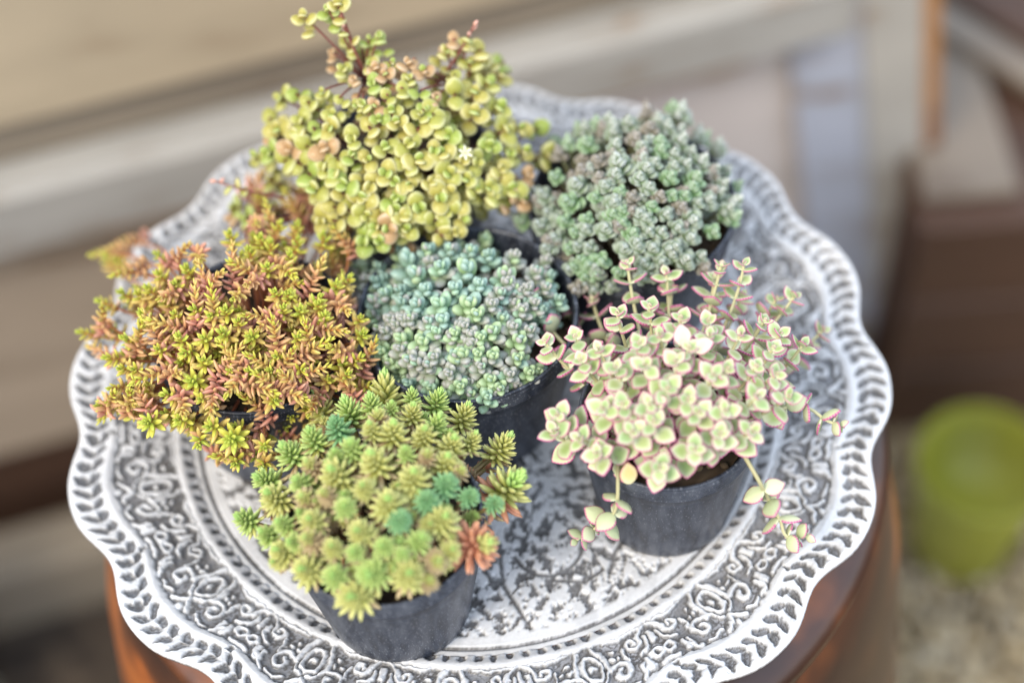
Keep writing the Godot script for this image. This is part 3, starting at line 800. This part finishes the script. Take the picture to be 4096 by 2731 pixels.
func scroll_strokes() -> Array:
	# [from the valley?, points in millimetres (along the edge, out from the bead ring), half width]
	var s := []
	s.append([false, spiral(Vector2(0, 16), 0, 0, 0, 0, 1), 1.95])
	var oval := PackedVector2Array()
	for i in 17:
		var a := -PI / 2 + PI * i / 16
		oval.append(Vector2(cos(a) * 4.2, 16 + sin(a) * 6.6))
	s.append([false, oval, 1.23])
	s.append([false, spiral(Vector2(12.3, 23.0), 5.4, 1.5, -2.5, 4.4, 26, PackedVector2Array([Vector2(3.4, 5.5), Vector2(5.6, 10), Vector2(6.8, 15)])), 1.37])
	var hood := PackedVector2Array()
	for i in 12:
		var a := -0.2 + 1.5 * i / 11
		hood.append(Vector2(cos(a) * 7.4, 15.5 + sin(a) * 9.6))
	s.append([false, hood, 0.75])
	s.append([true, PackedVector2Array([Vector2(3.0, 3.6), Vector2(10, 3.8), Vector2(16, 4.2)]), 0.7])
	s.append([true, PackedVector2Array([Vector2(15.0, 12.5), Vector2(16.2, 16.5), Vector2(15.6, 19.5)]), 0.8])
	s.append([true, PackedVector2Array([Vector2(12.4, 24.5), Vector2(13.2, 30)]), 1.3])
	s.append([false, PackedVector2Array([Vector2(8.5, 29.5), Vector2(12.0, 31.2), Vector2(16, 31.0)]), 0.9])
	s.append([false, PackedVector2Array([Vector2(0, 26), Vector2(2.5, 29), Vector2(5.5, 31)]), 1.17])
	s.append([false, PackedVector2Array([Vector2(9.2, 14.5), Vector2(9.9, 15.0)]), 1.17])
	s.append([false, PackedVector2Array([Vector2(10.2, 11.2), Vector2(10.8, 11.5)]), 1.04])
	s.append([false, PackedVector2Array([Vector2(12.6, 14.8), Vector2(13.2, 15.0)]), 1.04])
	s.append([false, PackedVector2Array([Vector2(0, 31.5), Vector2(0, 32.5)]), 1.69])
	s.append([false, PackedVector2Array([Vector2(19.5, 31.5), Vector2(22, 30.5), Vector2(23.5, 27.5)]), 1.56])
	s.append([true, spiral(Vector2(10.2, 11.5), 3.9, 1.0, 3.4, -3.6, 22, PackedVector2Array([Vector2(0.6, 5.0), Vector2(3.2, 6.2), Vector2(5.6, 8.6)])), 1.17])
	s.append([true, PackedVector2Array([Vector2(1.6, 4.6), Vector2(8, 5.8), Vector2(15, 6.0), Vector2(21, 4.8)]), 0.98])
	s.append([true, PackedVector2Array([Vector2(0, 9), Vector2(0.4, 15)]), 1.30])
	s.append([true, PackedVector2Array([Vector2(3.2, 11), Vector2(4.0, 16), Vector2(6.5, 19), Vector2(9.5, 19.5)]), 1.17])
	s.append([true, spiral(Vector2(3.2, 23.6), 2.7, 2.7, 0, TAU, 16), 1.23])
	s.append([true, PackedVector2Array([Vector2(9.0, 24), Vector2(9.4, 30)]), 1.76])
	s.append([true, PackedVector2Array([Vector2(0, 30.5), Vector2(4.6, 30.8)]), 1.69])
	return s


func edge_shift(angle: float) -> float:
	var w := cos(LOBES * (angle - LOBE_ANGLE))
	return 0.0042 * w - 0.0006 * cos(2.0 * LOBES * (angle - LOBE_ANGLE))


func rim_base(q: float) -> float:
	# height of the plain tray rim, q millimetres out from the bead ring
	var y := -0.0140 + 0.0030 * smoothstep(-3.5, 3.0, q)
	y += 0.0075 * smoothstep(3.0, 34.0, q)
	y += 0.0012 * smoothstep(33.0, 36.0, q)
	y += 0.0023 * smoothstep(40.0, 52.0, q) - 0.0013 * smoothstep(50.5, 53.0, q)
	return y


func rim_relief(a: float, q: float, strokes: Array) -> float:
	var reach := PI / LOBES * (147.0 + q)
	var m := absf(a)
	if q < 1.5:   # bead ring: pits between white bumps
		var f := fposmod((a / reach * 0.5 + 0.5) * 8.0, 1.0) - 0.5
		var pit := Vector2(f * reach * 0.25, (q + 1.3) * 0.9).length()
		return 0.95 - 0.95 * (1.0 - smoothstep(1.2, 2.7, pit)) - 0.5 * (1.0 - smoothstep(-3.5, -2.6, q))
	if q < 5.0:
		return 0.95 - 0.55 * smoothstep(3.8, 5.0, q)
	if q < 33.5:
		var h := 0.0
		for s in strokes:
			var p := Vector2(reach - m, q) if s[0] else Vector2(m, q)
			var box: Rect2 = s[3]
			if box.has_point(p):
				h = maxf(h, line_height(p, s[1], s[2]))
		return maxf(h * 0.86, 0.85 * smoothstep(32.0, 33.5, q))
	if q < 38.0:
		return 0.92 - 0.8 * (1.0 - smoothstep(0.4, 1.6, reach - m)) * smoothstep(33.0, 34.5, q)
	# leafy border: a herringbone of sunken leaves that runs round the edge
	var u := (a / reach * 0.5 + 0.5) * 10.0
	var wide := reach / 5.0
	var h := 0.92
	for k in [-1.0, 0.0, 1.0]:
		var at: float = floorf(u) + 0.5 + k
		var p := Vector2((u - at) * wide, q - 47.0)
		var along := p.dot(Vector2(0.60, 0.80))
		var across := p.dot(Vector2(0.80, -0.60))
		var e := pow(along / 4.9, 2.0) + pow(across / (2.2 - 0.18 * along), 2.0)
		h = minf(h, 0.92 - 0.85 * (1.0 - smoothstep(0.40, 1.40, e)) + 0.25 * (1.0 - smoothstep(0.0, 0.35, absf(across))) * (1.0 - smoothstep(0.6, 1.0, e)))
		p = Vector2((u - at) * wide - 0.4, q - 40.6)
		along = p.dot(Vector2(0.78, -0.62))
		across = p.dot(Vector2(0.62, 0.78))
		e = pow(along / 4.0, 2.0) + pow(across / 1.85, 2.0)
		h = minf(h, 0.92 - 0.85 * (1.0 - smoothstep(0.45, 1.4, e)))
	return h


func blend(relief: PackedFloat32Array, per: int, rows: int, i: float, j: float) -> float:
	var i0 := clampi(floori(i), 0, rows - 2)
	var j0 := floori(j)
	var u := clampf(i - i0, 0.0, 1.0)
	var v := j - j0
	var a := i0 * per
	var b := j0 % per
	var d := (j0 + 1) % per
	return lerpf(lerpf(relief[a + b], relief[a + d], v), lerpf(relief[a + per + b], relief[a + per + d], v), u)


func paint(h: float, wear: float, fine: float, tint: float) -> Color:
	# whitewash left on what stands proud, dark metal where it has worn or settled
	var level := h + wear * 0.22 + fine * 0.22
	var k := smoothstep(0.08, 0.80 - 0.14 * tint, level) * (0.86 + 0.14 * smoothstep(-0.35, 0.15, wear))
	# the dark wash gathers in the creases; flat hollows keep a grey film, paler towards the right front
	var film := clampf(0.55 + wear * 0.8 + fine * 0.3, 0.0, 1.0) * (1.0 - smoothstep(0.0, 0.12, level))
	var dark := Color(0.085, 0.078, 0.072).lerp(Color(0.23, 0.23, 0.235).lerp(Color(0.46, 0.46, 0.48), tint), film)
	return dark.lerp(Color(0.66, 0.65, 0.64), k * (0.93 + 0.07 * fine))


func tray() -> void:
	var t := thing("tray", "round whitewashed embossed metal tray with a scalloped leafy rim, carrying all the pots", "tray", Vector3.ZERO)
	var mat := vertex_material(0.38, 0.0)
	mat.metallic_specular = 0.55
	var strokes := scroll_strokes()
	for s in strokes:
		var box := Rect2(s[1][0], Vector2.ZERO)
		for p in s[1]:
			box = box.expand(p)
		s.append(box.grow(s[2] * 2.4))
	var per := 144
	var q0 := -3.5
	var rows := 142
	var dq := 56.5 / (rows - 1)
	var relief := PackedFloat32Array()
	for i in rows:
		var q := q0 + dq * i
		for j in per:
			relief.append(rim_relief((float(j) / per * 2.0 - 1.0) * PI / LOBES * (147.0 + q), q, strokes))
	var around := per * LOBES
	var bands := [["bead_ring", 0, 16], ["scroll_band", 16, 101], ["leaf_border", 101, rows - 1]]
	for band in bands:
		var points := PackedVector3Array()
		var colors := PackedColorArray()
		var last: int = band[2]
		var extra := 4 if band[0] == "leaf_border" else 0
		for i in range(band[1], last + 1 + extra):
			var row := mini(i, rows - 1)
			var q := q0 + dq * row
			for j in around + 1:
				var jj := j % around
				var angle := LOBE_ANGLE - PI / LOBES + TAU * jj / around
				# no two stampings are quite alike: the pattern wanders a little
				var drift := Vector2(grain.get_noise_2d(angle * 26.0, q * 0.09), grain.get_noise_2d(angle * 26.0 + 40.0, q * 0.09 + 70.0))
				var h := blend(relief, per, rows, row + drift.x * 3.2, jj + around + drift.y * 4.0)
				var r := 0.147 + q * 0.001 + edge_shift(angle) * smoothstep(10.0, 50.0, q)
				var at: Vector2 = Vector2(cos(angle), sin(angle)) * r
				var wear := grain.get_noise_2d(at.x * 42.0, at.y * 42.0)
				var fine := grain.get_noise_2d(at.x * 420.0, at.y * 420.0)
				var y := rim_base(q) + h * 0.0029 + wear * 0.0004 + fine * 0.00012
				if i > last:   # the rolled lip and the plain underside
					var k := i - last
					r += [0.0, 0.0005, 0.0002, -0.002, -0.05][k]
					y += [0.0, -0.0010, -0.0026, -0.0034, -0.0200][k]
					at = Vector2(cos(angle), sin(angle)) * r
				points.append(Vector3(at.x, y, at.y))
				colors.append(paint(h, wear, fine, clampf(0.45 + 0.4 * cos(angle - 0.95) + 0.6 * grain.get_noise_2d(at.x * 14.0, at.y * 14.0 + 5.0), 0.0, 1.0)) if i <= last else Color(0.5, 0.47, 0.44).lerp(Color(0.2, 0.18, 0.17), clampf(0.5 + fine, 0, 1)))  # hollows and worn paint grow paler towards the right front, broken by noise
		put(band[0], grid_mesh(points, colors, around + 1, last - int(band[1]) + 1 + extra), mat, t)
	# the sunk centre plate with its worn flowers and twigs
	per = 150
	rows = 150
	around = per * 8
	relief = PackedFloat32Array()
	var flowers := [[0.0, 118.0, 11.0], [0.26, 96.0, 10.0], [-0.27, 101.0, 9.0], [0.05, 76.0, 10.0], [-0.2, 128.0, 6.5], [0.22, 126.0, 7.5], [-0.36, 74.0, 8.0], [0.37, 121.0, 6.0], [0.3, 64.0, 8.0]]
	var twigs := [spiral(Vector2(30, 92), 26, 9, -2.8, 1.2, 18), spiral(Vector2(-28, 90), 24, 8, 0.2, 4.3, 18), PackedVector2Array([Vector2(-8, 137), Vector2(-4, 126), Vector2(3, 108), Vector2(2, 88), Vector2(9, 66)]), PackedVector2Array([Vector2(46, 120), Vector2(34, 112), Vector2(20, 108)]), PackedVector2Array([Vector2(-50, 116), Vector2(-36, 118), Vector2(-18, 110)])]
	for i in rows:
		var r := 48.0 + (143.5 - 48.0) * i / (rows - 1)
		for j in per:
			var a := (float(j) / per * 2.0 - 1.0) * PI / 8
			var p := Vector2(a * r, r)
			var h := 0.0
			for f in flowers:
				var o := p - Vector2(f[0] * f[1], f[1])
				var turn: float = o.angle() + f[1]
				var size: float = f[2]
				var petal := 0.72 + 0.28 * cos(5.0 * turn)
				var inside := 1.0 - smoothstep(petal * size * 0.86, petal * size * 1.08, o.length())
				var mark := 1.0 - smoothstep(0.6, 1.5, Vector2(o.length() - size * 0.55, (fposmod(turn * 5.0 / TAU + 0.5, 1.0) - 0.5) * 7.0).length())
				inside -= 0.7 * mark * inside + 0.8 * (1.0 - smoothstep(size * 0.10, size * 0.2, o.length()))
				h = maxf(h, inside * 0.95)
			var spread := grain.get_noise_2d(p.x * 0.11 + 50.0, p.y * 0.11) + 0.45 * grain.get_noise_2d(p.x * 0.3, p.y * 0.3 + 20.0)
			h = maxf(h, smoothstep(-0.22, 0.14, spread) * 0.9)
			for w in twigs:
				h = minf(h, 1.0 - 0.95 * line_height(p, w, 1.3))
			if r > 132.0:
				h = lerpf(h, 0.9 if r < 139.0 else 0.95, smoothstep(132.0, 134.5, r) * (1.0 - 0.6 * smoothstep(0.25, 0.45, spread)))
			h -= 0.95 * (1.0 - smoothstep(0.5, 1.3, absf(r - 139.8)))
			relief.append(h)
	var points := PackedVector3Array()
	var colors := PackedColorArray()
	for i in rows + 1:
		var row := maxi(i - 1, 0)
		var r := 0.0 if i == 0 else 48.0 + (143.5 - 48.0) * row / (rows - 1)
		for j in around + 1:
			var jj := j % around
			var angle := TAU * jj / around + 0.3
			var at: Vector2 = Vector2(cos(angle), sin(angle)) * r * 0.001
			var wear := grain.get_noise_2d(at.x * 33.0 + 9.0, at.y * 33.0)
			var fine := grain.get_noise_2d(at.x * 520.0, at.y * 520.0)
			var h := relief[row * per + jj % per] if i else 0.5
			points.append(Vector3(at.x, -0.0150 + h * 0.0019 + fine * 0.0001, at.y))
			colors.append(paint(h + 0.06, wear * 1.5, fine * 1.7, clampf(0.35 + 0.7 * grain.get_noise_2d(at.x * 14.0, at.y * 14.0 + 5.0), 0.0, 1.0)))
	put("centre_plate", grid_mesh(points, colors, around + 1, rows + 1), mat, t)


# ---------- what stands round the tray ----------
func stool() -> void:
	var t := thing("drum_stool", "polished reddish brown wooden drum stool under the tray", "stool", Vector3(0.006, GROUND_Y, 0.0))
	var wood := textured(noise_look(512, 0.006, [lin(0.035, 0.014, 0.007), lin(0.075, 0.026, 0.010), lin(0.30, 0.085, 0.018), lin(0.46, 0.16, 0.035)], [0.26, 0.45, 0.66, 0.92], 31), 0.42, Vector3(2, 0.25, 1))
	wood.clearcoat_enabled = true
	wood.clearcoat = 0.15
	wood.clearcoat_roughness = 0.2
	t.rotation.y = 2.1
	var h := -GROUND_Y
	var p := []
	for k in [[0.150, -0.67], [0.172, -0.665], [0.180, -0.64], [0.196, -0.56], [0.218, -0.46], [0.231, -0.36], [0.235, -0.29], [0.232, -0.23], [0.226, -0.185], [0.219, -0.13], [0.211, -0.095], [0.203, -0.070], [0.196, -0.058]]:
		p.append(Vector2(k[0], k[1] + h))
	put("body", lathe(p, 96), wood, t)
	put("seat", lathe([Vector2(0.196, h - 0.057), Vector2(0.201, h - 0.052), Vector2(0.202, h - 0.040), Vector2(0.196, h - 0.034), Vector2(0.16, h - 0.031), Vector2(0.12, h - 0.021), Vector2(0.11, h - 0.0165), Vector2(0.0, h - 0.0165)], 96), wood, t)
	put("foot_ring", lathe([Vector2(0.0, 0.0), Vector2(0.176, 0.0), Vector2(0.184, 0.006), Vector2(0.184, 0.016), Vector2(0.176, 0.020)], 96), wood, t)


func ground() -> void:
	var g := MeshInstance3D.new()
	g.name = "ground"
	var pl := PlaneMesh.new()
	pl.size = Vector2(40, 40)
	g.mesh = pl
	g.material_override = textured(noise_look(512, 0.02, [lin(0.022, 0.015, 0.010), lin(0.040, 0.028, 0.018), lin(0.07, 0.05, 0.033)], [0.2, 0.5, 0.8], 41), 0.95, Vector3(110, 110, 1))
	g.position = Vector3(0, GROUND_Y - 0.006, 0)
	add_child(g, true)
	g.set_meta("kind", "structure")
	g.set_meta("label", "bare ground under the stool and in front of the old boards")
	# loose gravel on the right
	var stone := MultiMesh.new()
	stone.transform_format = MultiMesh.TRANSFORM_3D
	stone.use_colors = true
	stone.mesh = plump(0.8, 0.6, 0.9, 0.45, 0.0, 5, 7, func(_t, _s): return Color.WHITE)
	stone.instance_count = 14000
	for i in 14000:
		var at := Vector3(rng.randf_range(0.20, 1.0), GROUND_Y - 0.003, rng.randf_range(-0.80, 0.35))
		var size := rng.randf_range(0.008, 0.020)
		var d := (Vector3.UP * 0.15 + wobble(1.0)).normalized()
		stone.set_instance_transform(i, leaf_at(at - d * size * 0.5, d, 0.0, 0.05, size))
		var v := rng.randf()
		stone.set_instance_color(i, Color(0.33, 0.25, 0.14).lerp(Color(0.58, 0.51, 0.38), v * v).lerp(Color(0.36, 0.26, 0.12), rng.randf() * 0.5))
	var m := MultiMeshInstance3D.new()
	m.name = "gravel"
	m.multimesh = stone
	m.material_override = vertex_material(0.9, 0.0)
	add_child(m, true)
	m.set_meta("kind", "stuff")
	m.set_meta("category", "gravel")
	m.set_meta("label", "pale and brown gravel on the ground at the right of the stool")


func board(parent: Node3D, called: String, center: Vector3, size: Vector3, mat: Material, tilt := 0.0, bevel := 0.004) -> MeshInstance3D:
	return put(called, slab(size, bevel), mat, parent, Transform3D(Basis(Vector3.BACK, tilt), center))


func old_paint(base: Color, under: Color, bare: Color, seed_no: int) -> StandardMaterial3D:
	var m := textured(noise_look(512, 0.008, [bare, under, base, base * 1.06], [0.06, 0.18, 0.34, 0.9], seed_no), 0.7, Vector3(1.2, 4.0, 2.5), true)
	return m


func backdrop() -> void:
	# an old painted wooden front that recedes to the right; its own x runs along it, its z towards the camera
	var turn := atan(0.25)
	var w := thing("painted_wooden_front", "old beige and white painted wooden panelling with peeling rails behind the tray", "panelling", Vector3(0, 0, -0.42))
	w.rotation.y = turn
	var beige := old_paint(lin(0.43, 0.345, 0.23), lin(0.39, 0.305, 0.20), lin(0.33, 0.24, 0.15), 61)
	var pale := old_paint(lin(0.33, 0.31, 0.275), lin(0.29, 0.26, 0.22), lin(0.22, 0.14, 0.08), 62)
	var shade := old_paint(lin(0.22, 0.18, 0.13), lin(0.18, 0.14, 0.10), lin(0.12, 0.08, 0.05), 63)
	var lower := old_paint(lin(0.30, 0.235, 0.17), lin(0.26, 0.20, 0.14), lin(0.19, 0.13, 0.08), 64)
	var pinkish := old_paint(lin(0.50, 0.44, 0.40), lin(0.46, 0.40, 0.35), lin(0.36, 0.27, 0.20), 69)
	var grey := old_paint(lin(0.34, 0.36, 0.42), lin(0.30, 0.30, 0.33), lin(0.20, 0.14, 0.10), 65)
	var rust := old_paint(lin(0.30, 0.15, 0.06), lin(0.24, 0.11, 0.045), lin(0.13, 0.06, 0.03), 66)
	var brown := old_paint(lin(0.060, 0.027, 0.013), lin(0.048, 0.021, 0.010), lin(0.030, 0.013, 0.007), 67)
	board(w, "upper_panel", Vector3(-0.25, 0.205, -0.004), Vector3(1.2, 0.69, 0.02), beige)
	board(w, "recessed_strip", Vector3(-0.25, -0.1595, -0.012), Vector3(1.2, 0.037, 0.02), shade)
	board(w, "rail", Vector3(-0.25, -0.2125, 0.006), Vector3(1.2, 0.067, 0.04), pale, 0.0, 0.008)
	board(w, "worn_edge", Vector3(-0.03, -0.2500, 0.002), Vector3(0.50, 0.007, 0.03), rust, 0.0, 0.002)
	board(w, "lower_panel", Vector3(-0.49, -0.378, -0.006), Vector3(0.72, 0.247, 0.02), lower)
	board(w, "right_panel", Vector3(0.111, -0.378, -0.008), Vector3(0.478, 0.247, 0.02), pinkish)
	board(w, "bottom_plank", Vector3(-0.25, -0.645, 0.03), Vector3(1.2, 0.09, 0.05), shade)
	board(w, "backing", Vector3(-0.25, -0.06, -0.05), Vector3(1.2, 1.22, 0.03), brown)
	# a grey-blue plank that leans against its right end
	var post := thing("leaning_plank", "grey-blue and tan painted plank with a bare brown edge, at the panelling's right end", "plank", Vector3(0.372, GROUND_Y, -0.476))
	post.rotation = Vector3(0, -0.10, 0.146)
	board(post, "grey_face", Vector3(-0.026, 0.30, 0.0), Vector3(0.056, 0.64, 0.03), grey)
	board(post, "tan_strip", Vector3(0.0245, 0.30, 0.005), Vector3(0.044, 0.64, 0.03), pale)
	board(post, "brown_edge", Vector3(0.0535, 0.30, 0.004), Vector3(0.013, 0.64, 0.032), rust)
	# right of it a dark box with a board and odd slats lying on it
	var box := thing("brown_wooden_box", "dark brown wooden box on the gravel behind the lime green pot", "box", Vector3(0.62, GROUND_Y, -0.56))
	for k in 3:
		board(box, "front_plank", Vector3(0.0, 0.05 + 0.0985 * k, 0.166), Vector3(0.52, 0.0965, 0.018), brown)
	board(box, "side", Vector3(-0.251, 0.147, -0.008), Vector3(0.018, 0.29, 0.324), brown)
	board(box, "lid", Vector3(0.0, 0.299, 0.0), Vector3(0.53, 0.012, 0.36), brown)
	var flat := thing("beige_board", "short beige painted board lying on top of the dark brown box", "board", Vector3(0.400, GROUND_Y + 0.3055, -0.500))
	var dull := old_paint(lin(0.17, 0.135, 0.10), lin(0.15, 0.115, 0.085), lin(0.11, 0.08, 0.055), 70)
	board(flat, "board", Vector3(0.0, 0.007, 0.0), Vector3(0.078, 0.013, 0.19), dull)
	var slats := thing("stacked_slats", "pinkish grey slat and dark brown slat lying crosswise on the dark box", "slats", Vector3(0.455, GROUND_Y + 0.3195, -0.545))
	slats.rotation.y = -0.89
	board(slats, "pale_slat", Vector3(0.03, 0.008, 0.0), Vector3(0.30, 0.015, 0.030), dull)
	board(slats, "dark_slat", Vector3(0.03, 0.012, -0.047), Vector3(0.34, 0.024, 0.056), brown)
	var sheet := thing("grey_sheet", "pale grey flat sheet lying beyond the dark slat, in the upper right corner", "sheet", Vector3(0.515, GROUND_Y + 0.3195, -0.640))
	sheet.rotation.y = -0.89
	board(sheet, "sheet", Vector3(0.04, 0.010, -0.02), Vector3(0.34, 0.018, 0.09), grey)
	# left corner: a weathered grey-green board leaning in front of the panelling
	var lean := thing("grey_green_board", "weathered grey-green board leaning in the lower left corner", "board", Vector3(-0.50, GROUND_Y, -0.17))
	lean.rotation.z = 0.14
	board(lean, "board", Vector3(0.0, 0.13, 0.0), Vector3(0.11, 0.27, 0.02), old_paint(lin(0.19, 0.185, 0.14), lin(0.15, 0.14, 0.10), lin(0.09, 0.07, 0.045), 68))
	# the lime green plastic pot on the gravel
	var green := thing("lime_green_pot", "lime green plastic plant pot standing on the gravel at the right", "plant pot", Vector3(0.411, GROUND_Y, -0.262))
	var lime := StandardMaterial3D.new()
	lime.albedo_color = lin(0.27, 0.275, 0.018)
	lime.roughness = 0.4
	lime.backlight_enabled = true
	lime.backlight = lin(0.7, 0.7, 0.4)
	put("wall", lathe([Vector2(0.0, 0.0), Vector2(0.040, 0.0), Vector2(0.043, 0.003), Vector2(0.0535, 0.118), Vector2(0.0535, 0.120), Vector2(0.0510, 0.120), Vector2(0.0490, 0.098), Vector2(0.0, 0.095)], 64), lime, green)
	put("rim", lathe([Vector2(0.0536, 0.118), Vector2(0.0575, 0.120), Vector2(0.0580, 0.136), Vector2(0.0565, 0.138), Vector2(0.0545, 0.136), Vector2(0.0512, 0.1195)], 64), lime, green)
